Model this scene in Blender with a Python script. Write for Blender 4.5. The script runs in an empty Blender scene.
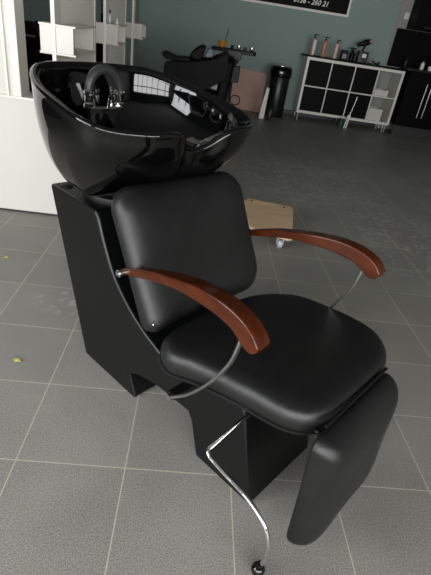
import bpy, bmesh, math, random
from mathutils import Vector, Matrix
random.seed(7)
SC = bpy.context.scene
COL = SC.collection
PI = math.pi

# ------------------------------------------------------------------ camera
f_px = 442.752; pitch = 0.5330686; roll = 0.1561143; yaw = 0.0924071
cy_, sy_ = math.cos(yaw), math.sin(yaw)
fw = Vector((sy_*math.cos(pitch), cy_*math.cos(pitch), -math.sin(pitch)))
rt = Vector((cy_, -sy_, 0)); up = rt.cross(fw)
rt2 = rt*math.cos(roll) + up*math.sin(roll); up2 = -rt*math.sin(roll) + up*math.cos(roll)
cam = bpy.data.cameras.new('camera'); camo = bpy.data.objects.new('camera', cam); COL.objects.link(camo)
camo.matrix_world = Matrix(((rt2.x, up2.x, -fw.x, 0.70518), (rt2.y, up2.y, -fw.y, -0.82018), (rt2.z, up2.z, -fw.z, 1.11312), (0, 0, 0, 1)))
cam.sensor_fit = 'VERTICAL'; cam.sensor_height = 24; cam.lens = f_px*24/575; cam.clip_start = .05
SC.camera = camo

# ------------------------------------------------------------------ world, light, exposure
w = bpy.data.worlds.new('world'); SC.world = w; w.use_nodes = True
w.node_tree.nodes['Background'].inputs[0].default_value = (.80, .90, 1, 1)
w.node_tree.nodes['Background'].inputs[1].default_value = 1.2
def area(name, loc, direction, sx, sy, power, col=(1, 1, 1)):
    l = bpy.data.lights.new(name, 'AREA'); l.shape = 'RECTANGLE'; l.size = sx; l.size_y = sy; l.energy = power; l.color = col
    o = bpy.data.objects.new(name, l); COL.objects.link(o); o.location = loc
    o.rotation_euler = Vector(direction).to_track_quat('-Z', 'Y').to_euler(); return o
# daylight through the shop windows behind the camera and on the left
area('daylight_front_window', (.75, -3.30, 1.18), (0, 1, 0), 7.2, 1.6, 340, (1, .99, .975))
area('daylight_left_window', (-2.56, -1.4, 1.45), (1, 0, -.15), 1.9, 2.1, 120, (.97, .98, 1))
SC.view_settings.view_transform = 'Standard'; SC.view_settings.look = 'None'
SC.view_settings.exposure = 0.14; SC.view_settings.gamma = 1; SC.view_settings.use_curve_mapping = False

# ------------------------------------------------------------------ materials
def srgb(r, g, b):
    return tuple(((c/255)/12.92 if c/255 <= .04045 else ((c/255+.055)/1.055)**2.4) for c in (r, g, b)) + (1,)
def mat(name, col, rough=.5, metal=0., coat=0., bump=0., bscale=60., var=0., vscale=8., spec=.5, trans=0.):
    m = bpy.data.materials.new(name); m.use_nodes = True; nt = m.node_tree; b = nt.nodes['Principled BSDF']
    b.inputs['Base Color'].default_value = col; b.inputs['Roughness'].default_value = rough
    b.inputs['Metallic'].default_value = metal; b.inputs['Coat Weight'].default_value = coat
    b.inputs['Coat Roughness'].default_value = .04; b.inputs['Specular IOR Level'].default_value = spec
    b.inputs['Transmission Weight'].default_value = trans
    tc = nt.nodes.new('ShaderNodeTexCoord')
    if var > 0:
        n = nt.nodes.new('ShaderNodeTexNoise'); n.inputs['Scale'].default_value = vscale; n.inputs['Detail'].default_value = 5
        nt.links.new(tc.outputs['Object'], n.inputs['Vector'])
        mx = nt.nodes.new('ShaderNodeMix'); mx.data_type = 'RGBA'
        mx.inputs[6].default_value = tuple(c*(1-var) for c in col[:3])+(1,); mx.inputs[7].default_value = tuple(min(1, c*(1+var)) for c in col[:3])+(1,)
        nt.links.new(n.outputs['Fac'], mx.inputs[0]); nt.links.new(mx.outputs[2], b.inputs['Base Color'])
        mr = nt.nodes.new('ShaderNodeMapRange'); mr.inputs[3].default_value = max(0, rough*(1-var*.5)); mr.inputs[4].default_value = min(1, rough*(1+var*.5))
        nt.links.new(n.outputs['Fac'], mr.inputs[0]); nt.links.new(mr.outputs[0], b.inputs['Roughness'])
    if bump > 0:
        n2 = nt.nodes.new('ShaderNodeTexNoise'); n2.inputs['Scale'].default_value = bscale; n2.inputs['Detail'].default_value = 3
        nt.links.new(tc.outputs['Object'], n2.inputs['Vector'])
        bp = nt.nodes.new('ShaderNodeBump'); bp.inputs['Strength'].default_value = bump; bp.inputs['Distance'].default_value = .002
        nt.links.new(n2.outputs['Fac'], bp.inputs['Height']); nt.links.new(bp.outputs[0], b.inputs['Normal'])
    return m

TILE = .303
def floor_mat():
    m = bpy.data.materials.new('floor_tiles'); m.use_nodes = True; nt = m.node_tree; N = nt.nodes; L = nt.links
    b = N['Principled BSDF']; tc = N.new('ShaderNodeTexCoord'); sep = N.new('ShaderNodeSeparateXYZ'); L.new(tc.outputs['Object'], sep.inputs[0])
    def math_(op, a, c=None, d=None):
        n = N.new('ShaderNodeMath'); n.operation = op
        for i, v in enumerate((a, c, d)):
            if v is None: continue
            if isinstance(v, (int, float)): n.inputs[i].default_value = v
            else: L.new(v, n.inputs[i])
        return n.outputs[0]
    def line(ax):
        t = math_('MULTIPLY', sep.outputs[ax], 1/TILE); t = math_('ADD', t, .5); t = math_('FRACT', t); t = math_('SUBTRACT', t, .5); t = math_('ABSOLUTE', t)
        return math_('LESS_THAN', t, .0055)
    g = math_('MAXIMUM', line('X'), line('Y'))
    # per-tile tone
    fx = math_('FLOOR', math_('MULTIPLY', sep.outputs['X'], 1/TILE)); fy = math_('FLOOR', math_('MULTIPLY', sep.outputs['Y'], 1/TILE))
    cmb = N.new('ShaderNodeCombineXYZ'); L.new(fx, cmb.inputs[0]); L.new(fy, cmb.inputs[1])
    wn = N.new('ShaderNodeTexWhiteNoise'); L.new(cmb.outputs[0], wn.inputs[0])
    sp = N.new('ShaderNodeTexNoise'); sp.inputs['Scale'].default_value = 300; sp.inputs['Detail'].default_value = 4; sp.inputs['Roughness'].default_value = .75; L.new(tc.outputs['Object'], sp.inputs['Vector'])
    cl = N.new('ShaderNodeTexNoise'); cl.inputs['Scale'].default_value = 3.5; cl.inputs['Detail'].default_value = 6; L.new(tc.outputs['Object'], cl.inputs['Vector'])
    v = math_('MULTIPLY_ADD', sp.outputs['Fac'], 2.8, -.9)
    v = math_('MULTIPLY_ADD', cl.outputs['Fac'], .35, v)
    v = math_('MULTIPLY_ADD', wn.outputs['Value'], .10, v)
    ramp = N.new('ShaderNodeValToRGB'); L.new(v, ramp.inputs[0])
    ramp.color_ramp.elements[0].position = .25; ramp.color_ramp.elements[0].color = srgb(84, 83, 80)
    ramp.color_ramp.elements[1].position = 1.0; ramp.color_ramp.elements[1].color = srgb(157, 155, 148)
    b.inputs['Specular IOR Level'].default_value = .22
    # dried scuffs: wavy whitish marks inside soft patches
    wv = N.new('ShaderNodeTexNoise'); wv.inputs['Scale'].default_value = 9; wv.inputs['Detail'].default_value = 8; wv.inputs['Distortion'].default_value = 2.5; L.new(tc.outputs['Object'], wv.inputs['Vector'])
    sm = N.new('ShaderNodeMapRange'); sm.inputs[1].default_value = .50; sm.inputs[2].default_value = .64; L.new(wv.outputs['Fac'], sm.inputs[0])
    def patch(x, y, rx, ry):
        dx = math_('MULTIPLY', math_('SUBTRACT', sep.outputs['X'], x), 1/rx); dy = math_('MULTIPLY', math_('SUBTRACT', sep.outputs['Y'], y), 1/ry)
        d = math_('ADD', math_('MULTIPLY', dx, dx), math_('MULTIPLY', dy, dy))
        n = N.new('ShaderNodeMapRange'); n.inputs[1].default_value = 1; n.inputs[2].default_value = .2; L.new(d, n.inputs[0]); return n.outputs[0]
    pt = math_('MAXIMUM', patch(.28, .80, .22, .14), math_('MAXIMUM', patch(.32, 1.05, .2, .13), math_('MAXIMUM', patch(1.75, 3.2, .9, .9), patch(2.2, 2.0, .45, .8))))
    sf = math_('MULTIPLY', math_('MULTIPLY', sm.outputs[0], pt), .55)
    mx = N.new('ShaderNodeMix'); mx.data_type = 'RGBA'; L.new(sf, mx.inputs[0]); L.new(ramp.outputs[0], mx.inputs[6]); mx.inputs[7].default_value = srgb(176, 174, 168)
    gm = N.new('ShaderNodeMix'); gm.data_type = 'RGBA'; L.new(g, gm.inputs[0]); L.new(mx.outputs[2], gm.inputs[6]); gm.inputs[7].default_value = srgb(178, 174, 158)
    L.new(gm.outputs[2], b.inputs['Base Color'])
    rr = N.new('ShaderNodeMapRange'); rr.inputs[3].default_value = .36; rr.inputs[4].default_value = .56; L.new(cl.outputs['Fac'], rr.inputs[0]); L.new(rr.outputs[0], b.inputs['Roughness'])
    bp = N.new('ShaderNodeBump'); bp.inputs['Strength'].default_value = .25; bp.inputs['Distance'].default_value = .001
    L.new(math_('MULTIPLY_ADD', g, -1.5, sp.outputs['Fac']), bp.inputs['Height']); L.new(bp.outputs[0], b.inputs['Normal'])
    return m

def wood_mat(name, c1, c2, rough, coat, scale):
    m = mat(name, c1, rough, coat=coat); nt = m.node_tree; b = nt.nodes['Principled BSDF']
    tc = nt.nodes.new('ShaderNodeTexCoord'); mp = nt.nodes.new('ShaderNodeMapping'); mp.inputs['Scale'].default_value = scale
    n = nt.nodes.new('ShaderNodeTexNoise'); n.inputs['Scale'].default_value = 1; n.inputs['Detail'].default_value = 6
    nt.links.new(tc.outputs['Object'], mp.inputs[0]); nt.links.new(mp.outputs[0], n.inputs['Vector'])
    r = nt.nodes.new('ShaderNodeValToRGB'); r.color_ramp.elements[0].position = .35; r.color_ramp.elements[1].position = .68
    r.color_ramp.elements[0].color = c1; r.color_ramp.elements[1].color = c2
    nt.links.new(n.outputs['Fac'], r.inputs[0]); nt.links.new(r.outputs[0], b.inputs['Base Color']); return m

def leather_mat(name, col, rough):
    m = mat(name, col, rough, var=.4, vscale=22); nt = m.node_tree; b = nt.nodes['Principled BSDF']
    tc = nt.nodes.new('ShaderNodeTexCoord')
    v = nt.nodes.new('ShaderNodeTexVoronoi'); v.inputs['Scale'].default_value = 420; v.feature = 'DISTANCE_TO_EDGE'
    n = nt.nodes.new('ShaderNodeTexNoise'); n.inputs['Scale'].default_value = 22; n.inputs['Detail'].default_value = 7; n.inputs['Distortion'].default_value = .8
    nt.links.new(tc.outputs['Object'], v.inputs['Vector']); nt.links.new(tc.outputs['Object'], n.inputs['Vector'])
    ma = nt.nodes.new('ShaderNodeMath'); ma.operation = 'MULTIPLY_ADD'; ma.inputs[1].default_value = .5
    nt.links.new(v.outputs['Distance'], ma.inputs[0]); nt.links.new(n.outputs['Fac'], ma.inputs[2])
    bp = nt.nodes.new('ShaderNodeBump'); bp.inputs['Strength'].default_value = .32; bp.inputs['Distance'].default_value = .004
    nt.links.new(ma.outputs[0], bp.inputs['Height']); nt.links.new(bp.outputs[0], b.inputs['Normal']); return m

M = dict(
    floor=floor_mat(),
    teal=mat('teal_wall_paint', srgb(140, 158, 153), .75, bump=.1, bscale=90, var=.05, vscale=2),
    darkteal=mat('dark_teal_wall_paint', srgb(48, 58, 57), .75, var=.04, vscale=2),
    greywall=mat('grey_wall_paint', srgb(150, 152, 146), .8, var=.03),
    white=mat('white_lacquer', srgb(222, 219, 210), .35, var=.02, vscale=4),
    boxwhite=mat('white_box_board', srgb(205, 202, 194), .4, var=.02, vscale=4),
    offwhite=mat('offwhite_paint', srgb(204, 201, 194), .6, var=.03, vscale=3),
    ceiling=mat('ceiling_paint', srgb(100, 101, 99), .9, var=.02),
    cream=mat('cream_board', srgb(246, 240, 230), .4, var=.04, vscale=3),  # bright room reflected in the mirror panels, put into the base colour
    blackgloss=mat('black_gloss_ceramic', (.0012, .0012, .0014, 1), .04, coat=.0, var=.1, vscale=3),
    blackshell=mat('black_satin_shell', (.0012, .0016, .0016, 1), .36, var=.12, vscale=6, bump=.05, bscale=300, spec=.4),
    blackplastic=mat('black_plastic', (.004, .004, .004, 1), .45, var=.1, spec=.22),
    vinyl=mat('black_vinyl', (.002, .002, .0023, 1), .55, var=.15, spec=.1),
    blackmatte=mat('black_laminate', (.0012, .0012, .0013, 1), .5, var=.1, spec=.08),
    darkgrey=mat('dark_grey_plastic', (.018, .019, .02, 1), .45, var=.15, vscale=40),
    leather=leather_mat('black_leather', (.0050, .0052, .0052, 1), .37),
    rubber=mat('grey_rubber_hose', (.022, .023, .024, 1), .36, bump=.15, bscale=500, var=.1),
    chrome=mat('chrome', (.75, .75, .74, 1), .10, metal=1, var=.03),
    steel=mat('satin_steel', (.55, .55, .53, 1), .28, metal=1, var=.05),
    wood=wood_mat('mahogany_stain', srgb(54, 19, 3), srgb(74, 30, 6), .27, .08, (12, 50, 50)),
    ply=wood_mat('pale_plywood', srgb(202, 170, 134), srgb(222, 194, 160), .5, .1, (4, 60, 30)),
    plyedge=mat('plywood_edge', srgb(214, 176, 130), .6, var=.1, vscale=50),
    cardboard=mat('brown_board', srgb(188, 156, 142), .8, var=.12, vscale=18, bump=.2, bscale=30),
    pink=mat('dusty_pink_plastic', srgb(176, 128, 132), .35, var=.05),
    copper=mat('copper_plastic', srgb(196, 128, 96), .3, var=.08, vscale=30),
    peach=mat('peach_plastic', srgb(224, 184, 158), .35, var=.05),
    amber=mat('amber_plastic', srgb(190, 120, 30), .25, var=.1),
    red=mat('red_print', srgb(150, 30, 34), .5, var=.05),
    print_white=mat('white_print', srgb(235, 232, 225), .5, var=.02),
    lilac=mat('lilac_label', srgb(150, 138, 160), .5, var=.1, vscale=60),
    green=mat('dark_teal_glass', srgb(40, 72, 66), .2, var=.1),
    towel=mat('grey_towel', srgb(110, 118, 128), .9, bump=.5, bscale=90, var=.15, vscale=20),
    clear=mat('clear_wheel_plastic', (.80, .82, .84, 1), .2, var=.03, trans=.5),
    leaf=mat('dry_leaf', srgb(196, 178, 92), .7, var=.2, vscale=80),
    binmetal=mat('dark_bin_metal', (.02, .022, .024, 1), .3, metal=.6, var=.15),
)

M['wood'].node_tree.nodes['Principled BSDF'].inputs['Specular IOR Level'].default_value = .32
# ------------------------------------------------------------------ mesh helpers
def link(o, parent=None):
    COL.objects.link(o)
    if parent is not None: o.parent = parent
    return o
def mk(name, bm, m, parent=None, smooth=True, bevel=0., seg=3, label=None, sub=0, angle=35):
    bmesh.ops.recalc_face_normals(bm, faces=bm.faces)
    me = bpy.data.meshes.new(name); bm.to_mesh(me); bm.free()
    for p in me.polygons: p.use_smooth = smooth
    me.materials.append(M[m])
    if smooth and not sub:
        me.set_sharp_from_angle(angle=math.radians(angle))
    o = link(bpy.data.objects.new(name, me), parent)
    if bevel:
        b = o.modifiers.new('bevel', 'BEVEL'); b.width = bevel; b.segments = seg; b.limit_method = 'ANGLE'; b.angle_limit = math.radians(40); b.harden_normals = False
        for p in me.polygons: p.use_smooth = True
        me.set_sharp_from_angle(angle=math.radians(60))
    if sub:
        s = o.modifiers.new('sub', 'SUBSURF'); s.levels = sub; s.render_levels = sub
    if label: o['label'] = label
    return o
def root(name, loc, label, cat, rz=0, group=None):
    o = link(bpy.data.objects.new(name, None)); o.location = loc; o.rotation_euler = (0, 0, rz); o.empty_display_size = .05
    o['label'] = label; o['category'] = cat
    if group: o['group'] = group
    return o
def tag(o, label, cat, group=None):
    o['label'] = label; o['category'] = cat
    if group: o['group'] = group
    return o
def struct(o): o['kind'] = 'structure'; return o
def box(bm, x0, x1, y0, y1, z0, z1, mtx=None):
    vs = [bm.verts.new((x, y, z)) for x in (x0, x1) for y in (y0, y1) for z in (z0, z1)]
    for a in ((0, 1, 3, 2), (4, 6, 7, 5), (0, 4, 5, 1), (2, 3, 7, 6), (0, 2, 6, 4), (1, 5, 7, 3)): bm.faces.new([vs[i] for i in a])
    if mtx is not None: bmesh.ops.transform(bm, matrix=mtx, verts=vs)
    return vs
def B(*a, mtx=None):
    bm = bmesh.new(); box(bm, *a, mtx=mtx); return bm
def LB(x0, x1, y0, y1, z0, z1, t=.008):
    """open-topped box: floor and four walls"""
    bm = bmesh.new(); loft(bm, [[(a, b, z) for a, b in ((x0+d, y0+d), (x1-d, y0+d), (x1-d, y1-d), (x0+d, y1-d))] for d, z in ((0, z0), (0, z1), (t, z1), (t, z0+t))]); return bm
def catmull(P, n=8, closed=False):
    P = [Vector(p) for p in P]; out = []; k = len(P)
    rng = range(k) if closed else range(k-1)
    for i in rng:
        p0 = P[(i-1) % k] if closed or i > 0 else P[0]*2-P[1]
        p1 = P[i]; p2 = P[(i+1) % k]
        p3 = P[(i+2) % k] if closed or i+2 < k else P[-1]*2-P[-2]
        for j in range(n):
            t = j/n
            out.append(.5*((2*p1)+(p2-p0)*t+(2*p0-5*p1+4*p2-p3)*t*t+(3*p1-p0-3*p2+p3)*t**3))
    if not closed: out.append(P[-1])
    return out
def loft(bm, loops, cap0=True, cap1=True):
    R = [[bm.verts.new(p) for p in l] for l in loops]; n = len(R[0])
    for a, b in zip(R, R[1:]):
        for i in range(n): bm.faces.new((a[i], a[(i+1) % n], b[(i+1) % n], b[i]))
    if cap0: bm.faces.new(R[0][::-1])
    if cap1: bm.faces.new(R[-1])
    return R
def tube(bm, pts, r, n=12, flat=1., ref=(0, 0, 1)):
    pts = [Vector(p) for p in pts]; loops = []; prev = None
    for i, p in enumerate(pts):
        t = (pts[min(i+1, len(pts)-1)]-pts[max(i-1, 0)]).normalized()
        if prev is None:
            a = Vector(ref); a = (a-t*a.dot(t)); a = a.normalized() if a.length > 1e-3 else t.orthogonal().normalized()
        else: a = (prev-t*prev.dot(t)).normalized()
        prev = a; b = t.cross(a); rr = r[i] if isinstance(r, (list, tuple)) else r
        loops.append([p+a*rr*math.cos(2*PI*k/n)+b*rr*flat*math.sin(2*PI*k/n) for k in range(n)])
    loft(bm, loops)
def T(pts, r, n=12, sm=0, flat=1., ref=(0, 0, 1)):
    bm = bmesh.new(); tube(bm, catmull(pts, sm) if sm else pts, r, n, flat, ref); return bm
def lathe(bm, prof, n=28, c=(0, 0, 0), mtx=None):
    c = Vector(c); loops = [[c+Vector((r*math.cos(2*PI*k/n), r*math.sin(2*PI*k/n), z)) for k in range(n)] for r, z in prof]
    if mtx is not None: loops = [[mtx @ v for v in l] for l in loops]
    loft(bm, loops)
def LA(prof, n=28, c=(0, 0, 0), mtx=None):
    bm = bmesh.new(); lathe(bm, prof, n, c, mtx); return bm
def extr(bm, poly, d0, d1, axis='y'):
    mk_ = (lambda a, b, d: (a, d, b)) if axis == 'y' else ((lambda a, b, d: (d, a, b)) if axis == 'x' else (lambda a, b, d: (a, b, d)))
    A = [bm.verts.new(mk_(a, b, d0)) for a, b in poly]; Bv = [bm.verts.new(mk_(a, b, d1)) for a, b in poly]; n = len(poly)
    for i in range(n): bm.faces.new((A[i], A[(i+1) % n], Bv[(i+1) % n], Bv[i]))
    bm.faces.new(A[::-1]); bm.faces.new(Bv)
def EX(poly, d0, d1, axis='y'):
    bm = bmesh.new(); extr(bm, poly, d0, d1, axis); return bm
def rrect(x0, x1, y0, y1, r, n=6):
    """rounded rectangle; r = 4 radii for corners (x1,y1),(x0,y1),(x0,y0),(x1,y0)"""
    r = (r,)*4 if isinstance(r, (int, float)) else r; out = []
    for k, (cx, cy) in enumerate(((x1-r[0], y1-r[0]), (x0+r[1], y1-r[1]), (x0+r[2], y0+r[2]), (x1-r[3], y0+r[3]))):
        for j in range(n+1):
            a = PI/2*k+PI/2*j/n; out.append((cx+r[k]*math.cos(a), cy+r[k]*math.sin(a)))
    return out
def cushion(outline, prof, fr, bulge=None):
    """outline 2D; prof: list of (inset, height); fr(u,v,h)->Vector"""
    n = len(outline); O2 = [Vector(p) for p in outline]; c = sum(O2, Vector((0, 0)))/n
    bm = bmesh.new(); loops = []
    for ins, h in prof:
        l = []
        for p in O2:
            d = c-p; L = d.length; q = p+d*(min(ins, L*.97)/L)
            l.append(fr(q.x, q.y, h))
        loops.append(l)
    loft(bm, loops); return bm

# ================================================================== ROOM
WALL_A = math.radians(-1.75)
ux = Vector((math.cos(WALL_A), math.sin(WALL_A), 0)); uy = Vector((-math.sin(WALL_A), math.cos(WALL_A), 0))
WM = Matrix(((ux.x, uy.x, 0, 2.2), (ux.y, uy.y, 0, 6.85), (0, 0, 1, 0), (0, 0, 0, 1)))   # wall frame: x along the wall, y into it
struct(mk('floor', B(-3.75, 5.2, -3.4, 7.2, -.08, 0), 'floor', smooth=False))
struct(mk('ceiling', B(-3.75, 5.2, -3.4, 7.2, 2.8, 2.88), 'ceiling', smooth=False))
struct(mk('wall_back', B(-6.2, 3.2, 0, .12, 0, 2.8, mtx=WM), 'teal', smooth=False))
struct(mk('wall_right', B(5.1, 5.2, -3.4, 7.2, 0, 2.8), 'greywall', smooth=False))
struct(mk('baseboard_back', B(-6.0, 1.4, -.012, 0, 0, .07, mtx=WM), 'darkgrey', smooth=False, bevel=.003))
# front wall (behind the camera) with a wide window opening; left wall with another
bm = bmesh.new(); box(bm, -3.75, -3.0, -3.4, -3.25, 0, 2.8); box(bm, 4.5, 5.2, -3.4, -3.25, 0, 2.8); box(bm, -3.0, 4.5, -3.4, -3.25, 0, .35); box(bm, -3.0, 4.5, -3.4, -3.25, 2.0, 2.8)
struct(mk('wall_front', bm, 'darkteal', smooth=False))
bm = bmesh.new(); box(bm, -2.70, -2.54, -3.4, -2.4, 0, 2.8); box(bm, -2.70, -2.54, -.4, 7.2, 0, 2.8); box(bm, -2.70, -2.54, -2.4, -.4, 0, .35); box(bm, -2.70, -2.54, -2.4, -.4, 2.55, 2.8)
struct(mk('wall_left', bm, 'darkteal', smooth=False))
bm = bmesh.new()
for i in range(8):
    x = -3.0+7.5*i/7; box(bm, x-.03, x+.03, -3.29, -3.23, .35, 2.0)
for z in (.38, 1.45, 1.97): box(bm, -3.0, 4.5, -3.29, -3.23, z-.03, z+.03)
struct(mk('window_1', bm, 'darkgrey', smooth=False))
bm = bmesh.new()
for i in range(4):
    y = -2.4+2.0*i/3; box(bm, -2.555, -2.50, y-.03, y+.03, .35, 2.55)
for z in (.38, 1.9, 2.52): box(bm, -2.555, -2.50, -2.4, -.4, z-.03, z+.03)
struct(mk('window_2', bm, 'darkgrey', smooth=False))
# wall return beside the kitchen
struct(mk('wall_return', B(1.265, 1.43, -.008, 0, 0, 2.8, mtx=WM), 'greywall', smooth=False))
# white partition on the left with a low ledge
bm = bmesh.new(); box(bm, -1.6, -.225, 1.70, 1.82, 0, 2.8)
st = struct(mk('wall_partition', bm, 'offwhite', smooth=False, bevel=.004))
bm = bmesh.new(); box(bm, -.262, -.222, 1.685, 1.70, .64, 2.8); box(bm, -.30, -.285, 1.69, 1.70, .64, 2.8)
struct(mk('trim_1', bm, 'white', smooth=False, bevel=.003))
bm = bmesh.new(); box(bm, -1.6, .16, 1.685, 1.87, .012, .635)
struct(mk('wall_ledge', bm, 'offwhite', smooth=False, bevel=.003))
struct(mk('trim_2', B(-1.6, .165, 1.68, 1.875, .635, .65), 'white', smooth=False, bevel=.003))
struct(mk('baseboard_left', B(-1.6, .16, 1.69, 1.86, 0, .012), 'darkgrey', smooth=False))

# ================================================================== BACKWASH CHAIR
CH = root('backwash_chair', (.957, -.089, 0), 'black leather salon backwash chair with glossy wash bowl and reddish wooden armrests', 'salon chair', rz=math.radians(-44.5))
CS = .15   # centre line
# body shell
prof = [(-.805, 0), (-.51, 0), (-.513, .012), (-.548, .085), (-.50, .112), (-.42, .134), (-.27, .142), (-.252, .118), (-.214, 0), (0, 0), (-.095, .345), (-.28, .345), (-.335, .30), (-.38, .272), (-.406, .268)]
curve = catmull([(-.406, .268, 0), (-.487, .300, 0), (-.569, .350, 0), (-.643, .420, 0), (-.691, .500, 0), (-.724, .575, 0)], 6)
prof += [(p.x, p.y) for p in curve[1:]] + [(-.735, .592), (-1.0, .592)]
mk('body', EX(prof, 0, .30), 'blackshell', CH, bevel=.013, seg=5)
b_ = mk('round_cap', LA([(.020, 0), (.020, .003), (.017, .005), (0.004, .005)], 24, (-.955, .035, .592)), 'blackplastic', CH)
mk('swivel_base', LA([(.118, .592), (.120, .600), (.116, .612), (.095, .618), (.095, .66)], 40, (-.82, CS, 0)), 'blackplastic', CH)
# hinge hardware seen in the arch
bm = bmesh.new(); box(bm, -.49, -.42, .05, .26, .085, .110); tube(bm, [(-.48, .04, .098), (-.48, .28, .098)], .009, 8)
mk('foot_bracket', bm, 'darkgrey', CH, bevel=.002)

# seat
full = [(a, b, 0) for a, b in [(-.335, .10), (-.332, .0), (-.318, -.075), (-.285, -.108), (-.240, -.117), (-.19, -.094), (-.118, -.072), (-.054, -.057), (.004, -.047), (.050, -.033), (.085, -.006), (.105, .04), (.113, .10), (.115, .19), (.115, .28), (.100, .355), (.058, .412), (.008, .438), (-.06, .442), (-.125, .432), (-.215, .410), (-.268, .365), (-.312, .29), (-.330, .20)]]
outl = [(p.x, p.y) for p in catmull(full, 5, closed=True)]
def seatz(u, v): return 0
mk('seat', cushion(outl, [(.05, .366), (.010, .367), (.002, .372), (0, .384), (0, .402), (.004, .416), (.012, .426), (.028, .433), (.05, .437), (.09, .440), (.15, .442), (.23, .442)], lambda u, v, h: Vector((u, v, h))), 'leather', CH, sub=1)
pip = [Vector((u, v, .371)) for u, v in outl]
def ring(pts, r, n=6):
    bm = bmesh.new(); k = len(pts); loops = []
    for i, p in enumerate(pts):
        t = (pts[(i+1) % k]-pts[i-1]).normalized(); a = Vector((0, 0, 1)) if abs(t.z) < .9 else Vector((1, 0, 0)); a = (a-t*a.dot(t)).normalized(); b = t.cross(a)
        loops.append([bm.verts.new(p+a*r*math.cos(2*PI*j/n)+b*r*math.sin(2*PI*j/n)) for j in range(n)])
    for i in range(k):
        A, Bq = loops[i], loops[(i+1) % k]
        for j in range(n): bm.faces.new((A[j], A[(j+1) % n], Bq[(j+1) % n], Bq[j]))
    return bm
mk('seat_piping', ring(pip, .0032), 'leather', CH)
inner = [(p[0]*.94-.008, .165+(p[1]-.165)*.94) for p in outl]
mk('seat_pan', cushion(inner, [(.03, .345), (.004, .348), (0, .354), (.0, .363)], lambda u, v, h: Vector((u, v, h))), 'blackplastic', CH)

# backrest
LEAN = math.radians(27.98)
vdir = Vector((-math.sin(LEAN), 0, math.cos(LEAN))); ndir = Vector((math.cos(LEAN), 0, math.sin(LEAN)))
p0 = Vector((-.352, 0, .42))
ol = rrect(-.090, .370, -.012, .368, (.075, .06, .03, .075), 8)
# slight waist on the outline
dense = []
for i, p in enumerate(ol):
    q = ol[(i+1) % len(ol)]; L = math.hypot(q[0]-p[0], q[1]-p[1]); k = max(1, int(L/.03))
    for j in range(k): dense.append((p[0]+(q[0]-p[0])*j/k, p[1]+(q[1]-p[1])*j/k))
def frb(u, v, h):
    c = (u-CS)/.24
    return p0+Vector((0, u, 0))+vdir*v+ndir*(h+.012*c*c)
mk('backrest', cushion(dense, [(.06, -.062), (.015, -.060), (.003, -.052), (0, -.040), (0, -.024), (.005, -.010), (.015, .0), (.035, .008), (.065, .013), (.11, .016), (.16, .016), (.2, .016)], frb), 'leather', CH, sub=1)
bkp = cushion([(u*.86+CS*.14-.0, .18+(v-.18)*.86) for u, v in dense], [(.02, -.080), (.003, -.078), (0, -.072), (0, -.058)], frb)
mk('backrest_panel', bkp, 'blackplastic', CH)
# button screws on the lower backrest corner
bm = LA([(.005, 0), (.005, .002), (.001, .0035)], 12, (0, 0, 0), Matrix.Translation(frb(-.085, .02, .004)) @ ndir.to_track_quat('Z', 'Y').to_matrix().to_4x4())
mk('screw', bm, 'chrome', CH)

# armrests
top = [(-.470, .550), (-.455, .557), (-.353, .600), (-.264, .627), (-.184, .645), (-.114, .651), (-.060, .643), (-.026, .627), (-.008, .606)]
bot = [(-.010, .596), (-.020, .586), (-.036, .584), (-.056, .594), (-.088, .609), (-.160, .613), (-.260, .602), (-.348, .577), (-.436, .546), (-.468, .536)]
tp = catmull([(a, b, 0) for a, b in top], 5); bt = catmull([(a, b, 0) for a, b in bot], 5)
poly = [(p.x, p.y) for p in tp]+[(p.x, p.y) for p in bt]
def curve_at(pts, n):
    """resample an (f, z) curve at n points evenly spaced by length"""
    P = catmull([(a, b, 0) for a, b in pts], 10); Ls = [0]
    for a, b in zip(P, P[1:]): Ls.append(Ls[-1]+(b-a).length)
    out = []; k = 0
    for i in range(n):
        t = Ls[-1]*i/(n-1)
        while k < len(Ls)-2 and Ls[k+1] < t: k += 1
        u = (t-Ls[k])/max(1e-9, Ls[k+1]-Ls[k]); out.append(P[k].lerp(P[k+1], u))
    return out
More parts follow.
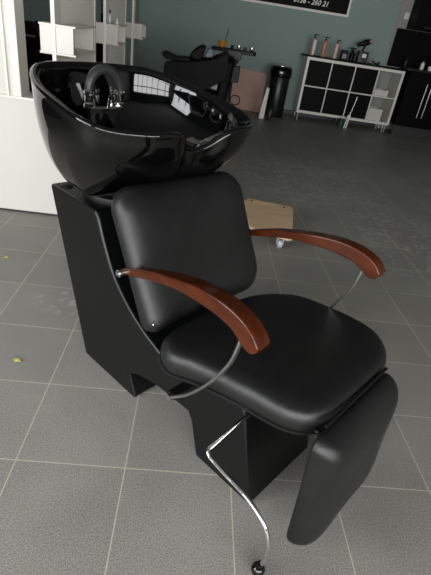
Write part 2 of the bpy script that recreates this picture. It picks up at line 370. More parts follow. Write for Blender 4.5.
def arm(sgn):
    def S(f, w): return CS+sgn*((.246+.034*(f+.47)/.47)-w)
    def wd(f): return .020+.021*min(1, max(0, (f+.47)/.25))
    tq = curve_at(top, 40); bq = curve_at(bot[::-1], 40)
    bm = bmesh.new(); loops = []
    for a, b in zip(tq, bq):
        loops.append([(a.x, S(a.x, 0), a.y), (a.x, S(a.x, wd(a.x)), a.y), (b.x, S(b.x, wd(b.x)), b.y), (b.x, S(b.x, 0), b.y)])
    loft(bm, loops)
    a = mk('armrest', bm, 'wood', CH, bevel=.0035, seg=3)
    # pivot bolt and the steel strut curving down to the seat bracket
    s_out = CS+sgn*.253
    bm = bmesh.new(); tube(bm, [(-.468, s_out+sgn*.006, .541), (-.468, CS+sgn*.235, .541)], .010, 16)
    tube(bm, [(-.468, s_out+sgn*.010, .541), (-.468, s_out+sgn*.004, .541)], .006, 12)
    mk('pivot_bolt', bm, 'chrome', a)
    bm = bmesh.new(); tube(bm, [(-.468, CS+sgn*.236, .541), (-.475, CS+sgn*.17, .535)], .008, 10)
    mk('pivot_rod', bm, 'blackplastic', a)
    ss = CS+sgn*.258
    pts = [(-.060, ss, .598), (-.066, ss, .560), (-.076, ss, .520), (-.105, ss, .457), (-.135, ss, .407), (-.182, ss, .345), (-.238, ss, .291)]
    mk('arm_strut', T(pts, .0045, 12, 6, 1.9, (1, 0, .6)), 'steel', a)
    bm = bmesh.new(); tube(bm, [(-.240, ss+sgn*.006, .290), (-.240, ss-sgn*.010, .290)], .009, 14)
    mk('strut_bolt', bm, 'steel', a)
    bm = B(-.256, -.226, min(ss-sgn*.004, CS+sgn*.10), max(ss-sgn*.004, CS+sgn*.10), .285, .297)
    br = mk('strut_bracket', bm, 'blackplastic', a, bevel=.002)
for sg in (-1, 1): arm(sg)

# footrest
fo = rrect(-.036, .342, -.378, -.006, (.045, .03, .05, .085), 8)
df = []
for i, p in enumerate(fo):
    q = fo[(i+1) % len(fo)]; L = math.hypot(q[0]-p[0], q[1]-p[1]); k = max(1, int(L/.03))
    for j in range(k): df.append((p[0]+(q[0]-p[0])*j/k, p[1]+(q[1]-p[1])*j/k))
FT = math.radians(3)
def frf(u, v, h): return Vector((.112, 0, .405))+Vector((0, u, 0))+Vector((-math.sin(FT)*v, 0, math.cos(FT)*v))+Vector((h, 0, 0))
mk('footrest', cushion(df, [(.03, -.002), (.006, 0), (0, .006), (0, .016), (.005, .030), (.018, .048), (.04, .061), (.075, .068), (.12, .071), (.17, .072)], frf), 'leather', CH, sub=1)
bm = bmesh.new()
for s in (.02, .28): tube(bm, [(.06, s, .362), (.118, s, .375)], .007, 10)
tube(bm, [(.112, .0, .385), (.112, .30, .385)], .006, 10)
mk('footrest_hinge', bm, 'blackplastic', CH)
bm = bmesh.new(); tube(bm, [(.118, .005, .415), (.118, .305, .415)], .0045, 8)
mk('hinge_rod', bm, 'blackplastic', CH)

# adjustment lever with ball knob
s_ = -.118
lp = [(-.06, .06, .305), (-.075, .0, .285), (-.086, -.09, .247), (-.088, s_+.008, .237), (-.078, s_, .230), (-.055, s_, .224), (-.022, s_, .218), (.018, s_, .213), (.058, s_, .203), (.103, s_, .175), (.127, s_, .130), (.133, s_, .085), (.128, s_, .045)]
lv = mk('lever', T(lp, .0058, 12, 6), 'chrome', CH)
bm = bmesh.new(); bmesh.ops.create_uvsphere(bm, u_segments=20, v_segments=14, radius=.017, matrix=Matrix.Translation((.124, s_, .0175)))
tube(bm, [(.1265, s_, .046), (.125, s_, .03)], .008, 12)
mk('ball_knob', bm, 'blackgloss', lv)

# wash basin
Hh = [(-1.005, 0, .957), (-.995, .09, .957), (-.962, .185, .955), (-.902, .241, .944), (-.81, .277, .926), (-.70, .290, .910), (-.60, .290, .893), (-.525, .256, .880), (-.470, .180, .878), (-.452, .118, .880), (-.458, .078, .868), (-.485, .045, .836), (-.498, 0, .820)]
rim = [(f, CS-s, z) for f, s, z in Hh]+[(f, CS+s, z) for f, s, z in Hh[-2:0:-1]]
rim = catmull(rim, 6, closed=True); nR = len(rim)
cB = Vector((-.82, CS, .655)); cI = Vector((-.79, CS, .735))
def ins(p, d, dz=0):
    c = Vector((-.76, CS, p.z)); v = c-p; L = v.length; q = p+v*(d/L); q.z += dz; return q
def lower(p, t, c, rb, zb, pw=1.0, ex=0.):
    """t 0..1 from rim to base ring of radius rb"""
    a = t*PI/2; g = math.cos(a)**pw; h = math.sin(a)
    d = Vector((p.x-c.x, p.y-c.y, 0)); ang = d.normalized()*rb
    base = Vector((c.x, c.y, 0))+ang; q = base.lerp(Vector((p.x, p.y, 0)), g)
    q += d.normalized()*ex*math.sin(t*PI)
    return Vector((q.x, q.y, p.z+(zb-p.z)*h))
loops = []
outer0 = [ins(p, .004, -.012) for p in rim]
for t in [1, .93, .86, .78, .7, .62, .54, .46, .38, .3, .22, .14, .07, 0]:
    loops.append([lower(p, t, cB, .105, .628, .85+1.0*min(1, max(0, (p.x+.66)/.16)), .0) for p in outer0])
loops.append([ins(p, 0, -.005) for p in rim]); loops.append([ins(p, .003, .001) for p in rim]); loops.append([ins(p, .012, .003) for p in rim]); loops.append([ins(p, .022, -.001) for p in rim])
inner0 = [ins(p, .030+.03*min(1, max(0, (p.x+.72)/.2)), -.010-.006*min(1, max(0, (p.x+.72)/.2))) for p in rim]
for t in [0, .08, .16, .25, .35, .45, .55, .65, .75, .85, .93, 1]:
    loops.append([lower(p, t, cI, .03, .742, .62, 0) for p in inner0])
bm = bmesh.new(); loft(bm, loops)
bas = mk('basin', bm, 'blackgloss', CH, sub=1)
mk('drain', LA([(.028, .743), (.028, .747), (.02, .747), (.004, .745)], 24, (-.79, CS, 0)), 'chrome', bas)
# faucet: deck plate, chrome sleeves, spray hose arch
FX = -.915
fc = mk('faucet', LA([(.036, .800), (.038, .840), (.048, .842), (.048, .846), (.044, .849), (.03, .851), (.004, .852)], 32, (0, 0, 0), Matrix.Translation((FX, CS-.002, 0)) @ Matrix.Diagonal((.75, 1.5, 1, 1))), 'chrome', CH)
for s in (-.058, .058):
    bm = bmesh.new(); lathe(bm, [(.020, .845), (.021, .856), (.017, .860), (.017, .880), (.020, .884), (.020, .892), (.016, .895)], 20, (FX, CS+s*.95, 0)); mk('sleeve', bm, 'chrome', fc)
pts = [(FX, CS-.056, .888), (FX, CS-.055, .900), (FX, CS-.047, .923), (FX, CS-.028, .943), (FX, CS, .951), (FX, CS+.028, .943), (FX, CS+.047, .923), (FX, CS+.055, .900), (FX, CS+.057, .888)]
mk('spray_hose', T(pts, .0145, 18, 5), 'rubber', fc)
bm = bmesh.new(); tube(bm, [(FX+.03, CS-.005, .85), (FX+.045, CS-.01, .885), (FX+.07, CS-.01, .9)], .006, 12); tube(bm, [(FX+.005, CS+.02, .85), (FX+.012, CS+.022, .905)], .007, 12)
mk('mixer_tap', bm, 'chrome', fc)

# ================================================================== MIRROR STATIONS ON THE LEFT
rows = [(1.74, .80, 'nearest and largest', .172), (2.98, .80, 'middle', .172), (4.36, .30, 'farthest and smallest', .172)]
panel_labels = ['cream mirror panel with white edge above the white ledge, nearest the camera', 'cream panel with white edge, second from the camera, behind two shelf boxes', 'narrow grey-green glass panel farthest back in the row by the teal wall']
box_labels = ['largest white open-ended shelf box on the nearest cream panel', 'middle white shelf box with dark bottles standing on top', 'smallest white shelf box, farthest back against the teal wall']
for i, (Y, L, _, _) in enumerate(rows):
    p = root('mirror_panel', (-.045, Y+.02, 0), panel_labels[i], 'mirror', group='row of panels on the left')
    mk('panel', B(-.008, .008, .035, L, .66 if i == 0 else 0, 2.2), ('cream', 'cream', 'teal')[i], p, bevel=.002)
    mk('edge_frame', B(-.010, .010, -.07, .034, .66 if i == 0 else 0, 2.2), 'white', p, bevel=.002)
    if i < 2: mk('end_frame', B(-.012, .012, L, L+.03, .66 if i == 0 else 0, 2.2), 'white', p, bevel=.002)
    by = Y-.045; D = (.45, .36, .32)[i]
    t = root('shelf_box', (0, by, .87), box_labels[i], 'shelf', group='white shelf boxes on the panels')
    bm = bmesh.new()
    z0, z1 = (.0, .135)
    mk('casing', B(-.112, .050, 0, .012, .008, z1-.008), 'boxwhite', t, bevel=.002)
    bm = bmesh.new(); box(bm, -.116, .062, -.004, D, z1-.010, z1); mk('top_board', bm, 'boxwhite', t, bevel=.002)
    bm = bmesh.new(); box(bm, -.116, .062, -.004, D, 0, .010); mk('bottom_board', bm, 'boxwhite', t, bevel=.002)
    mk('side_board', B(-.112, -.10, .012, D-.012, .010, z1-.010), 'boxwhite', t)
    mk('back_board', B(-.112, .050, D-.012, D, .010, z1-.010), 'boxwhite', t)
# small bottles in / on the boxes
def small_bottle(loc, h, r, m, capm, label, group=None):
    t = root('bottle', loc, label, 'bottle', group=group)
    mk('flask', LA([(r*.9, 0), (r, .004), (r, h*.62), (r*.75, h*.70), (r*.45, h*.74), (r*.45, h*.78)], 16), m, t)
    mk('cap', LA([(r*.55, h*.77), (r*.55, h), (r*.5, h*1.01)], 14), capm, t)
    return t
small_bottle((.030, 1.76, .8805), .045, .010, 'steel', 'blackplastic', 'tiny silver bottle inside the open end of the largest white box')
small_bottle((-.035, 3.06, 1.0055), .085, .018, 'clear', 'blackplastic', 'clear bottle with black cap on the middle white shelf box')
small_bottle((.025, 3.04, 1.0055), .035, .016, 'clear', 'steel', 'short clear jar on the right end of the middle white box')
tall = root('comb_holder', (-.070, 3.02, 1.0055), 'tall dark tool holder on the middle white shelf box', 'holder')
mk('cup', LA([(.018, 0), (.02, .004), (.022, .06), (.018, .06), (.016, .008), (.002, .008)], 18), 'blackplastic', tall)
bm = bmesh.new(); tube(bm, [(0, 0, .01), (-.006, .004, .19)], .005, 8); tube(bm, [(.008, 0, .01), (.02, .0, .14)], .004, 8); tube(bm, [(-.008, 0, .01), (-.02, 0, .15)], .004, 8)
mk('combs', bm, 'blackplastic', tall)

# ================================================================== FAR SALON CHAIRS
def tub_chair(loc, rz, label, cape=False):
    t = root('salon_armchair', loc, label, 'armchair', rz=rz, group='black armchairs by the wall')
    mk('base_plate', LA([(.27, 0), (.27, .012), (.20, .03), (.05, .045), (.045, .05)], 36), 'chrome', t)
    mk('pump_column', LA([(.035, .04), (.035, .36), (.05, .36), (.05, .40)], 20), 'chrome', t)
    mk('seat', cushion(rrect(-.26, .26, -.25, .24, .06, 5), [(.03, .40), (.0, .41), (0, .50), (.02, .52), (.08, .53), (.2, .53)], lambda u, v, h: Vector((u, v, h))), 'vinyl', t, sub=1)
    # sweeping side panels, high at the back
    sidep = catmull([(-.25, .50, 0), (-.27, .60, 0), (-.28, .72, 0), (-.24, .765, 0), (-.05, .785, 0), (.15, .83, 0), (.26, .885, 0), (.29, .87, 0), (.295, .70, 0), (.26, .655, 0), (.12, .58, 0), (0, .50, 0)], 5, closed=True)
    for s in (-1, 1):
        a, b = sorted((s*.27, s*.34))
        mk('side_panel', EX([(p.x, p.y) for p in sidep], a, b, 'x'), 'vinyl', t, bevel=.015, seg=3)
    mk('backrest', cushion(rrect(-.29, .29, .40, .86, .07, 5), [(.05, .20), (.01, .205), (0, .22), (0, .27), (.01, .30), (.05, .31), (.2, .31)], lambda u, v, h: Vector((u, h+(v-.4)*.12, v))), 'vinyl', t, sub=1)
    return t
tub_chair((.635, 3.99, 0), math.radians(-92), 'black leather armchair behind the wash bowl with a folded cape on its arm')
# folded cape across the arm and headrest pad
cp = root('salon_cape', (.58, 4.20, 0), 'black folded cape lying across the arm of the far armchair', 'cape')
cp.location = (.41, 3.66, .808); cp.scale = (.85, .9, .8)
pts = [(-.10, .03), (-.06, .042), (.04, .012), (.14, .018), (.19, .012), (.20, -.01), (.16, -.02), (.05, -.022), (-.05, -.022), (-.08, .0)]
mk('folded_cloth', EX([(p.x, p.y) for p in catmull([(a, b, 0) for a, b in pts], 4, closed=True)], -.16, .12), 'vinyl', cp, bevel=.012)
hp = mk('headrest_pad', cushion([(p.x, p.y) for p in catmull([(-.07, -.03, 0), (-.03, .06, 0), (.05, .125, 0), (.10, .11, 0), (.085, .05, 0), (.06, -.05, 0)], 4, closed=True)], [(.02, -.13), (0, -.11), (0, .11), (.02, .13)], lambda u, v, h: Vector((u, h, v))), 'vinyl')
hp.location = (.625, 3.68, .848); hp.scale = (.78, .9, .66); tag(hp, 'small upright black headrest pad leaning on the far armchair', 'headrest')
tw = mk('rolled_towel', cushion([(p.x, p.y) for p in catmull([(-.05, -.04, 0), (-.035, .03, 0), (.01, .08, 0), (.045, .05, 0), (.05, -.03, 0)], 4, closed=True)], [(.02, -.09), (0, -.07), (0, .07), (.02, .09)], lambda u, v, h: Vector((u, h, v))), 'towel')
tw.location = (.735, 3.71, .868); tw.scale = (.7, .9, .6); tag(tw, 'grey-blue towel tucked beside the headrest pad of the armchair', 'towel')
tub_chair((-.66, 3.06, 0), math.radians(180), 'black armchair seen through the gap at the left edge of the picture')
ld = mk('chair_headrest', cushion(rrect(-.06, .06, -.09, .09, .02, 4), [(.01, -.1), (0, -.09), (0, .09), (.01, .1)], lambda u, v, h: Vector((u-v*.45, h, v))), 'vinyl')
ld.location = (-.545, 2.765, .912); ld.scale = (1, 1, .42); tag(ld, 'black headrest cushion on the chair back, left of the largest white box', 'headrest')
lb = mk('wooden_tray', B(-.09, .08, -.07, .07, 0, .015, mtx=Matrix.Rotation(math.radians(15), 4, 'Y')), 'cardboard', bevel=.003)
lb.location = (-.72, 2.765, .895); lb.scale = (.8, .8, .8); tag(lb, 'pinkish brown board lying on top of the leftmost black chair back', 'board')
tub_chair((-.62, 4.25, 0), math.radians(20), 'black armchair mostly hidden between the two cream panels')

# ================================================================== TROLLEY
tr = root('salon_trolley', (1.035, 4.74, 0), 'black salon trolley with narrow tray on a pole beside the far armchair', 'trolley', rz=math.radians(-8))
bm = bmesh.new()
for k in range(5):
    a = 2*PI*k/5; tube(bm, [(0, 0, .06), (.22*math.cos(a), .22*math.sin(a), .05)], .012, 8)
mk('star_base', bm, 'blackplastic', tr)
for k in range(5):
    a = 2*PI*k/5; mk('caster', LA([(.022, -.01), (.024, -.006), (.024, .006), (.022, .01)], 14, (0, 0, 0), Matrix.Translation((.22*math.cos(a), .22*math.sin(a), .0245)) @ Matrix.Rotation(PI/2, 4, 'X')), 'blackplastic', tr)
mk('pole', T([(0, 0, .05), (0, 0, .6), (.02, 0, .80)], .014, 12, 4), 'blackplastic', tr)
mk('tray', EX(rrect(-.265, .225, -.12, .12, .03, 4), .86, .895, 'z'), 'blackplastic', tr, bevel=.004)
mk('tray_holder', B(-.075, .075, -.145, -.06, .80, .885), 'darkgrey', tr, bevel=.006)
mk('joint', LA([(.02, .76), (.025, .765), (.025, .81), (.015, .82)], 14, (.02, -.02, 0)), 'blackplastic', tr)
gb = mk('tool_box', B(-.105, .075, -.12, .04, .57, .735), 'darkgrey', tr, bevel=.006)
bm = bmesh.new()
for i in range(7):
    box(bm, -.092+.024*i, -.090+.024*i, -.1225, -.119, .60, .73)
for j in range(6):
    box(bm, -.095, .065, -.1225, -.119, .605+.022*j, .607+.022*j)
mk('grille', bm, 'blackplastic', gb, smooth=False)
mk('cable', T([(-.03, -.06, .62), (-.045, -.07, .45), (-.03, -.08, .25), (-.05, -.06, .07)], .009, 8, 6), 'blackplastic', tr)
mk('dryer_ring', ring([Vector((.075+.055*math.cos(a*PI/10), -.09, .39+.05*math.sin(a*PI/10))) for a in range(20)], .006, 8), 'blackplastic', tr)
mk('ring_arm', T([(.075, -.09, .34), (.0, -.02, .30)], .006, 8), 'blackplastic', tr)
TM = tr.location
bw = root('tint_bowl', (.875, 4.76, .8955), 'amber colouring bowl with a thin brush on the trolley tray', 'bowl')
mk('bowl', LA([(.025, 0), (.035, .015), (.044, .035), (.052, .06), (.047, .06), (.04, .037), (.032, .018), (.002, .010)], 24), 'amber', bw)
mk('brush', T([(.02, 0, .02), (.055, 0, .19)], .0035, 8), 'blackplastic', bw)
for k, (dx, h, r, m, lab) in enumerate([(.98, .035, .018, 'blackplastic', 'short black jar beside the amber bowl on the trolley tray'), (1.05, .04, .02, 'steel', 'small steel-lidded jar at the middle of the trolley tray'), (1.12, .035, .018, 'darkgrey', 'small grey jar right of the middle of the trolley tray'), (1.19, .04, .02, 'chrome', 'bright chrome jar near the right end of the trolley tray')]):
    j = mk('jar', LA([(r*.9, 0), (r, .003), (r, h*.7), (r*.9, h*.75), (r*1.05, h*.76), (r*1.05, h), (r*.9, h*1.02)], 16), m)
    j.location = (dx+.01, 4.72-.14*(dx-1.03), .8955); tag(j, lab, 'jar', 'jars on the trolley tray')

# ================================================================== THINGS ALONG THE BACK WALL
# brown board leaning on the wall
cb = mk('cardboard_sheet', EX([(-.30, 0), (.20, 0), (.235, .57), (-.28, .60)], 0, .012), 'cardboard', bevel=.003)
cb.location = (1.42, 6.66, .0); cb.rotation_euler = (math.radians(-13), 0, math.radians(-2)); tag(cb, 'brown rectangular board leaning on the teal wall beside the bin', 'board')
cb2 = mk('cardboard_flap', EX([(-.02, .0), (.075, .0), (.10, .55), (.06, .56)], 0, .010), 'cardboard')
cb2.location = (1.58, 6.63, .0); cb2.rotation_euler = (math.radians(-13), 0, math.radians(-2)); tag(cb2, 'narrow brown strip overlapping the right edge of the leaning board', 'board')
wb = mk('white_box', B(-.10, .10, -.09, .09, 0, .46), 'white', bevel=.006); wb.location = (.93, 5.6, 0); tag(wb, 'plain white box standing behind the bowl, left of the trolley pole', 'box')
wd = mk('foam_wedge', EX([(0, 0), (.075, 0), (.085, .42), (.045, .43), (.01, .16)], 0, .10), 'white', bevel=.004); wd.location = (1.585, 6.08, 0); wd.rotation_euler = (0, 0, 0); tag(wd, 'narrow white wedge standing between brown board and black bin', 'panel')
gc = mk('grey_canister', LA([(.035, 0), (.038, .005), (.038, .13), (.03, .15), (.015, .155), (.015, .17), (.003, .172)], 18), 'darkgrey'); gc.location = (1.735, 6.05, 0); tag(gc, 'small grey canister on the floor in front of the black bin', 'canister')
# bin
bn = root('waste_bin', (1.85, 6.50, 0), 'tall black cylindrical bin with domed lid against the teal wall', 'bin')
mk('body', LA([(.148, 0), (.15, .006), (.15, .56), (.148, .565)], 48), 'binmetal', bn)
mk('lid', LA([(.165, .555), (.168, .565), (.168, .64), (.160, .675), (.135, .70), (.09, .712), (.003, .715)], 48), 'blackgloss', bn)
mk('lid_flap', LA([(.125, .700), (.125, .708), (.10, .716), (.002, .722)], 36), 'steel', bn)
mk('foot_ring', LA([(.155, 0), (.157, .02), (.150, .025)], 48), 'blackplastic', bn)
# cube shelf
sh = root('cube_shelf', (2.186, 6.42, 0), 'white cube shelf on legs with six black doors and two open cells', 'shelf', rz=WALL_A)
H0 = .110; H1 = .88; W = 1.47; D = .39
mk('horizontal_board', B(0, W, 0, D, H0, H0+.038), 'white', sh, bevel=.0015)
mk('horizontal_board', B(0, W, 0, D, H1-.038, H1), 'white', sh, bevel=.0015)
mk('side_board', B(0, .038, .001, D, H0+.038, H1-.038), 'white', sh, bevel=.0015)
mk('side_board', B(W-.038, W, .001, D, H0+.038, H1-.038), 'white', sh, bevel=.0015)
cw = (W-.076-3*.016)/4
for k in range(3):
    x = .038+cw*(k+1)+.016*k; mk('divider', B(x, x+.016, .001, D, H0+.038, H1-.038), 'white', sh)
zm = (H0+H1)/2
mk('middle_board', B(.038, W-.038, .0005, D, zm-.008, zm+.008), 'white', sh)
for k in range(3):
    x = .038+(cw+.016)*k
    for z0, z1 in ((H0+.038, zm-.008), (zm+.008, H1-.038)):
        mk('door', B(x+.003, x+cw-.003, .006, .022, z0+.003, z1-.003), 'blackmatte', sh)
for x in (.04, W*.5, W-.07, W-.03):
    for y in ((.05, D-.05)):
        mk('leg', LA([(.012, 0), (.012, .008), (.009, .012), (.009, H0)], 12, (x, y, 0)), 'steel', sh)
mk('top_board', B(-.045, W+.025, -.012, D, H1+.0005, H1+.018), 'blackmatte', sh, bevel=.002)
for nm, z0, hh, lab in (('storage_box', zm+.0085, .085, 'low cream box in the upper open cell of the cube shelf'), ('storage_box', H0+.0385, .17, 'taller cream box in the lower open cell of the cube shelf')):  # pale boxes added to stand in for the lit shelf bottoms
    x = .038+(cw+.016)*3
    g = mk(nm, LB(x+.02, x+cw-.10, .05, .34, 0, hh), 'boxwhite', bevel=.002)
    g.location = Matrix.Translation((2.186, 6.42, 0)) @ Vector((0, 0, z0)); g.rotation_euler = (0, 0, WALL_A); tag(g, lab, 'box')
SW = Matrix.Translation((2.186, 6.42, 0)) @ Matrix.Rotation(WALL_A, 4, 'Z')
def onsh(x, y): return SW @ Vector((x, y, H1+.0188))
def pump_bottle(x, y, h, r, m, label, stripe=False):
    t = root('pump_bottle', onsh(x, y), label, 'bottle', group='pump bottles on the shelf')
    mk('flask', LA([(r*.92, 0), (r, .006), (r, h*.74), (r*.93, h*.78), (r*.6, h*.81), (r*.35, h*.82)], 24), m, t)
    if stripe: mk('label_panel', LA([(r*1.01, .01), (r*1.02, .012), (r*1.02, h*.72), (r*1.01, h*.725)], 24, (0.016, -.004, 0), Matrix.Diagonal((.85, 1, 1, 1))), 'print_white', t)
    bm = bmesh.new(); lathe(bm, [(r*.45, h*.815), (r*.45, h*.89), (r*.2, h*.895), (r*.2, h*.95), (r*.4, h*.955), (r*.4, h), (r*.3, h*1.005)], 16)
    tube(bm, [(0, 0, h*.98), (.045, -.01, h*.975), (.05, -.011, h*.95)], .006, 8)
    mk('pump', bm, 'blackplastic', t)
pump_bottle(.07, .17, .275, .033, 'pink', 'dusty pink pump bottle with white label, leftmost on the shelf', True)
pump_bottle(.24, .17, .26, .031, 'copper', 'copper orange pump bottle between the pink and the peach one')
pump_bottle(.42, .17, .245, .029, 'peach', 'pale peach pump bottle, right one of the three on the shelf')
# tools
t = root('product_box', onsh(.56, .20), 'dark box with a lilac label right of the peach pump bottle', 'box')
mk('carton', B(-.045, .045, -.04, .04, 0, .13), 'blackplastic', t, bevel=.004); mk('label_panel', B(-.03, .03, -.0415, -.039, .02, .08), 'lilac', t)
t = root('spray_bottle', onsh(.68, .20), 'black trigger spray bottle behind the dark box on the shelf', 'bottle')
mk('flask', LA([(.036, 0), (.038, .006), (.038, .10), (.02, .13), (.014, .14)], 20), 'blackplastic', t)
bm = bmesh.new(); box(bm, -.05, .035, -.012, .012, .155, .18); tube(bm, [(0, 0, .135), (0, 0, .165)], .014, 10); tube(bm, [(-.02, 0, .155), (-.04, 0, .12)], .005, 8)
mk('trigger_head', bm, 'blackplastic', t)
t = root('tool_caddy', onsh(.83, .19), 'black tool caddy with white label on the shelf', 'caddy')
mk('tub', EX(rrect(-.075, .075, -.055, .055, .02, 4), 0, .15, 'z'), 'darkgrey', t, bevel=.006)
mk('label_panel', B(-.02, .045, -.0575, -.0545, .07, .12), 'print_white', t)
t = root('hair_dryer', onsh(.80, .20)+Vector((0, 0, .15)), 'black hair dryer lying on top of the tool caddy', 'hair dryer')
RM = Matrix.Translation((.0, 0, .10)) @ Matrix.Rotation(math.radians(68), 4, 'Y')
mk('barrel', LA([(.02, -.09), (.026, -.085), (.03, -.02), (.04, .02), (.042, .07), (.032, .10), (.01, .105)], 20, (0, 0, 0), RM), 'blackplastic', t)
mk('handle', T([(.04, 0, .09), (.03, 0, .05), (.015, 0, .004)], .015, 12, 4), 'blackplastic', t)
mk('nozzle_ring', LA([(.031, .085), (.036, .09), (.036, .11), (.03, .112)], 20, (0, 0, 0), RM), 'steel', t)
t = root('steel_comb', onsh(.97, .17), 'long pale metal rod standing at the right of the tool caddy', 'tool')
mk('rod', T([(0, 0, .002), (.012, 0, .21)], .007, 10), 'steel', t); mk('foot', LA([(.03, 0), (.03, .012), (.01, .016)], 16), 'blackplastic', t)
t = root('scissors', onsh(1.06, .19), 'small black clip lying on the shelf right of the pale rod', 'tool')
bm = bmesh.new(); tube(bm, [(-.07, 0, .05), (0, 0, .014), (.05, 0, .012)], .008, 8); tube(bm, [(.02, 0, .012), (.06, 0, .045)], .012, 8)
mk('blades', bm, 'blackplastic', t)
# stick and cup before the shelf
t = root('hand_brush', (2.93, 6.26, 0), 'pale slender brush with long handle standing before the cube shelf', 'brush')
bm = bmesh.new(); tube(bm, [(.045, 0, .20), (.085, 0, .46)], .006, 8); mk('handle', bm, 'steel', t)
bm = bmesh.new(); tube(bm, [(0, 0, .0), (.03, 0, .20)], .010, 8); tube(bm, [(.035, 0, 0), (.05, 0, .20)], .010, 8); tube(bm, [(.01, 0, .17), (.062, 0, .19)], .012, 8)
for k in range(5): tube(bm, [(.006*k*.8, 0, .03*k+.02), (.034+.003*k, 0, .03*k+.025)], .005, 6)
mk('bristle_frame', bm, 'print_white', t)
t = root('glass_cup', (2.87, 6.27, 0), 'dark green glass cup on the floor left of the pale brush', 'cup')
mk('bowl', LA([(.030, 0), (.034, .004), (.040, .13), (.036, .13), (.031, .01), (.002, .008)], 20), 'green', t)

# kitchen run, right
kb = root('kitchen_cabinet', (3.70, 6.23, 0), 'black lower kitchen cabinets with long steel handles right of the cube shelf', 'cabinet', rz=WALL_A)
mk('carcass', B(0, 1.3, .02, .56, .15, .87), 'blackmatte', kb, bevel=.002)
for k in range(3):
    x0 = .002+.30*k if k < 2 else .602; x1 = x0+.296 if k < 2 else 1.298
    d = mk('door', B(x0, x1, 0, .02, .155, .865), 'blackmatte', kb, bevel=.0015)
    hx = (x1-.035) if k == 0 else x0+.035
    bm = bmesh.new(); tube(bm, [(hx, -.03, .30), (hx, -.03, .76)], .006, 10)
    for z in (.34, .72): tube(bm, [(hx, -.03, z), (hx, .004, z)], .004, 8)
    mk('handle', bm, 'steel', d)
mk('plinth', B(.0, 1.3, .06, .08, 0, .15), 'darkgrey', kb)
kt = mk('worktop', B(.0, 1.32, -.02, .57, .872, .905), 'blackmatte', bevel=.003); kt.location = (3.70, 6.23, 0); kt.rotation_euler = (0, 0, WALL_A); tag(kt, 'black worktop over the lower kitchen cabinets', 'worktop')
ks = mk('splashback', B(1.30, 2.9, -.022, -.0085, .91, 1.415, mtx=WM), 'blackmatte'); tag(ks, 'black splashback panel between worktop and wall cabinet', 'splashback')
ku = root('wall_cabinet', WM @ Vector((1.432, -.36, 1.42)), 'black wall cabinet hanging at the top right corner', 'cabinet', rz=WALL_A)
mk('carcass', B(0, 1.3, .02, .355, 0, .8), 'blackmatte', ku, bevel=.002)
for k in range(2):
    d = mk('door', B(.002+.65*k, .648+.65*k, 0, .02, .002, .798), 'blackmatte', ku, bevel=.0015)
    bm = bmesh.new(); tube(bm, [(.12+.65*k, -.02, .035), (.53+.65*k, -.02, .035)], .005, 8)
    for x in (.15, .5): tube(bm, [(x+.65*k, -.02, .035), (x+.65*k, .003, .035)], .004, 8)
    mk('handle', bm, 'steel', d)
sw = root('light_switch', WM @ Vector((1.385, -.009, 1.58)), 'white double light switch on the grey wall strip by the wall cabinet', 'switch', rz=WALL_A)
mk('plate', B(-.035, .035, -.010, 0, -.04, .04), 'print_white', sw, bevel=.003)
mk('rocker', B(-.028, -.002, -.015, -.010, -.03, .03), 'white', sw, bevel=.002); mk('rocker', B(.002, .028, -.015, -.010, -.03, .03), 'white', sw, bevel=.002)
KM = Matrix.Translation((3.70, 6.23, .9055)) @ Matrix.Rotation(WALL_A, 4, 'Z')
def onk(x, y): return KM @ Vector((x, y, 0))
t = root('dish_rack', onk(.02, .24), 'low dark dish tray on the left end of the black worktop', 'tray')
mk('tray', EX(rrect(-.14, .26, -.12, .12, .05, 5), 0, .012, 'z'), 'darkgrey', t, bevel=.003); mk('rim', ring([Vector((a, b, .02)) for a, b in rrect(-.14, .26, -.12, .12, .05, 5)], .007, 8), 'darkgrey', t)
t.location.x += .06
def soap(x, y, h, r, m, lab):
    t = root('soap_bottle', onk(x, y), lab, 'bottle', group='bottles on the worktop')
    mk('flask', LA([(r*.9, 0), (r, .004), (r, h*.6), (r*.5, h*.68), (r*.35, h*.72)], 18), m, t)
    bm = bmesh.new(); lathe(bm, [(r*.45, h*.71), (r*.45, h*.84), (r*.15, h*.85), (r*.15, h)], 12); tube(bm, [(0, 0, h*.97), (-.03, -.01, h*.95)], .005, 6); mk('pump', bm, 'blackplastic', t)
soap(.02, .44, .17, .024, 'darkgrey', 'dark soap pump bottle behind the low tray on the worktop')
soap(.215, .27, .18, .026, 'print_white', 'white pump bottle at the right of the low tray on the worktop')
c = mk('mug', LA([(.030, 0), (.034, .004), (.036, .085), (.031, .085), (.029, .01), (.002, .008)], 20), 'print_white'); c.location = onk(.345, .26); tag(c, 'white mug right of the white pump bottle', 'mug')
c = mk('small_cup', LA([(.026, 0), (.03, .004), (.032, .065), (.028, .065), (.025, .01), (.002, .008)], 20), 'print_white'); c.location = onk(.43, .27); tag(c, 'small white cup cut by the right edge of the picture', 'cup')

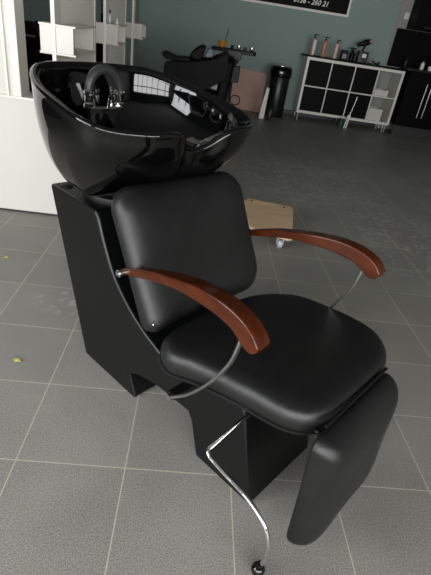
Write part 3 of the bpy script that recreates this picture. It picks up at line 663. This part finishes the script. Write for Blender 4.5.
# poster on the back wall
ps = root('shop_sign', WM @ Vector((-.55, -.001, 1.445)), 'black sign with pale frame, white phone number and red line', 'sign', rz=WALL_A)
PW0, PW1, PH = -.75, 1.08, .85
mk('panel', B(PW0+.03, PW1-.03, -.018, 0, .03, PH-.03), 'blackmatte', ps, smooth=False)
bm = bmesh.new(); box(bm, PW0, PW1, -.026, 0, 0, .03); box(bm, PW0, PW1, -.026, 0, PH-.03, PH); box(bm, PW0, PW0+.03, -.026, 0, .03, PH-.03); box(bm, PW1-.03, PW1, -.026, 0, .03, PH-.03)
mk('frame', bm, 'print_white', ps, bevel=.002)
cu = bpy.data.curves.new('txt', 'FONT'); cu.body = '0156 - 260 21'; cu.size = .092; cu.shear = .25; cu.extrude = .001; cu.offset = .0015; cu.resolution_u = 3
to = bpy.data.objects.new('txt', cu); COL.objects.link(to); bpy.context.view_layer.update()
me = bpy.data.meshes.new_from_object(to.evaluated_get(bpy.context.evaluated_depsgraph_get())); bpy.data.objects.remove(to)
me.materials.clear(); me.materials.append(M['print_white'])
tx = link(bpy.data.objects.new('phone_number', me), ps); tx.rotation_euler = (PI/2, 0, 0); tx.location = (.235, -.0195, .088); tx['label'] = 'white slanted numerals'
mk('red_line', B(.60, .93, -.0195, -.018, .205, .211), 'red', ps, smooth=False)

# ================================================================== ROLLING PLYWOOD BOARD
pb = root('rolling_board', (1.23, 1.85, 0), 'pale plywood board on clear casters behind the chair', 'dolly')
P4 = [(-.17, .20), (-.12, .30), (.17, .235), (.185, .20), (.095, -.31), (.07, -.325), (-.13, -.235), (-.15, -.21)]
mk('deck', EX(P4, .088, .104, 'z'), 'ply', pb, bevel=.003)
# slot handle and bolts near the back edge
mk('hand_slot', EX(rrect(-.045, .055, .232, .248, .0075, 4), .1035, .1052, 'z'), 'plyedge', pb)
for (x, y) in ((-.10, .25), (.12, .20)):
    mk('bolt', LA([(.008, .103), (.008, .107), (.002, .109)], 12, (x, y, 0)), 'darkgrey', pb)
for (x, y) in ((.045, -.235), (-.10, .17), (.11, .15)):
    cst = mk('caster', LA([(.018, -.016), (.026, -.012), (.027, 0), (.026, .012), (.018, .016)], 20, (0, 0, 0), Matrix.Translation((x, y, .0275)) @ Matrix.Rotation(PI/2, 4, 'Y')), 'clear', pb)
    bm = bmesh.new(); box(bm, x-.012, x+.012, y-.012, y+.012, .055, .088); box(bm, x-.022, x-.018, y-.01, y+.01, .025, .06); box(bm, x+.018, x+.022, y-.01, y+.01, .025, .06); box(bm, x-.022, x+.022, y-.012, y+.012, .055, .062)
    mk('caster_fork', bm, 'clear', cst)

# ================================================================== LEAVES
def leaf(loc, rz, s, label):
    bm = bmesh.new()
    pts = [(-.012, 0, .002), (-.006, .006, .004), (.002, .005, .006), (.006, .009, .004), (.008, .002, .005), (.014, -.002, .003), (.006, -.004, .004), (0, -.008, .003), (-.004, -.003, .005)]
    vs = [bm.verts.new(Vector(p)*s) for p in pts]; vc = bm.verts.new((0, 0, .006*s)); vd = bm.verts.new((0, 0, .0003))
    for i in range(len(vs)):
        bm.faces.new((vs[i], vs[(i+1) % len(vs)], vc)); bm.faces.new((vs[(i+1) % len(vs)], vs[i], vd))
    o = mk('dry_leaf', bm, 'leaf', smooth=False); o.location = loc; o.rotation_euler = (0, 0, rz); tag(o, label, 'leaf', 'dry leaves on the floor')
leaf((-.15, 1.12, 0), .3, 1.2, 'tiny dry yellow leaf on the floor near the white ledge')
leaf((.16, .40, 0), -.2, 1.3, 'dry yellow leaf lying on the tile left of the chair foot')
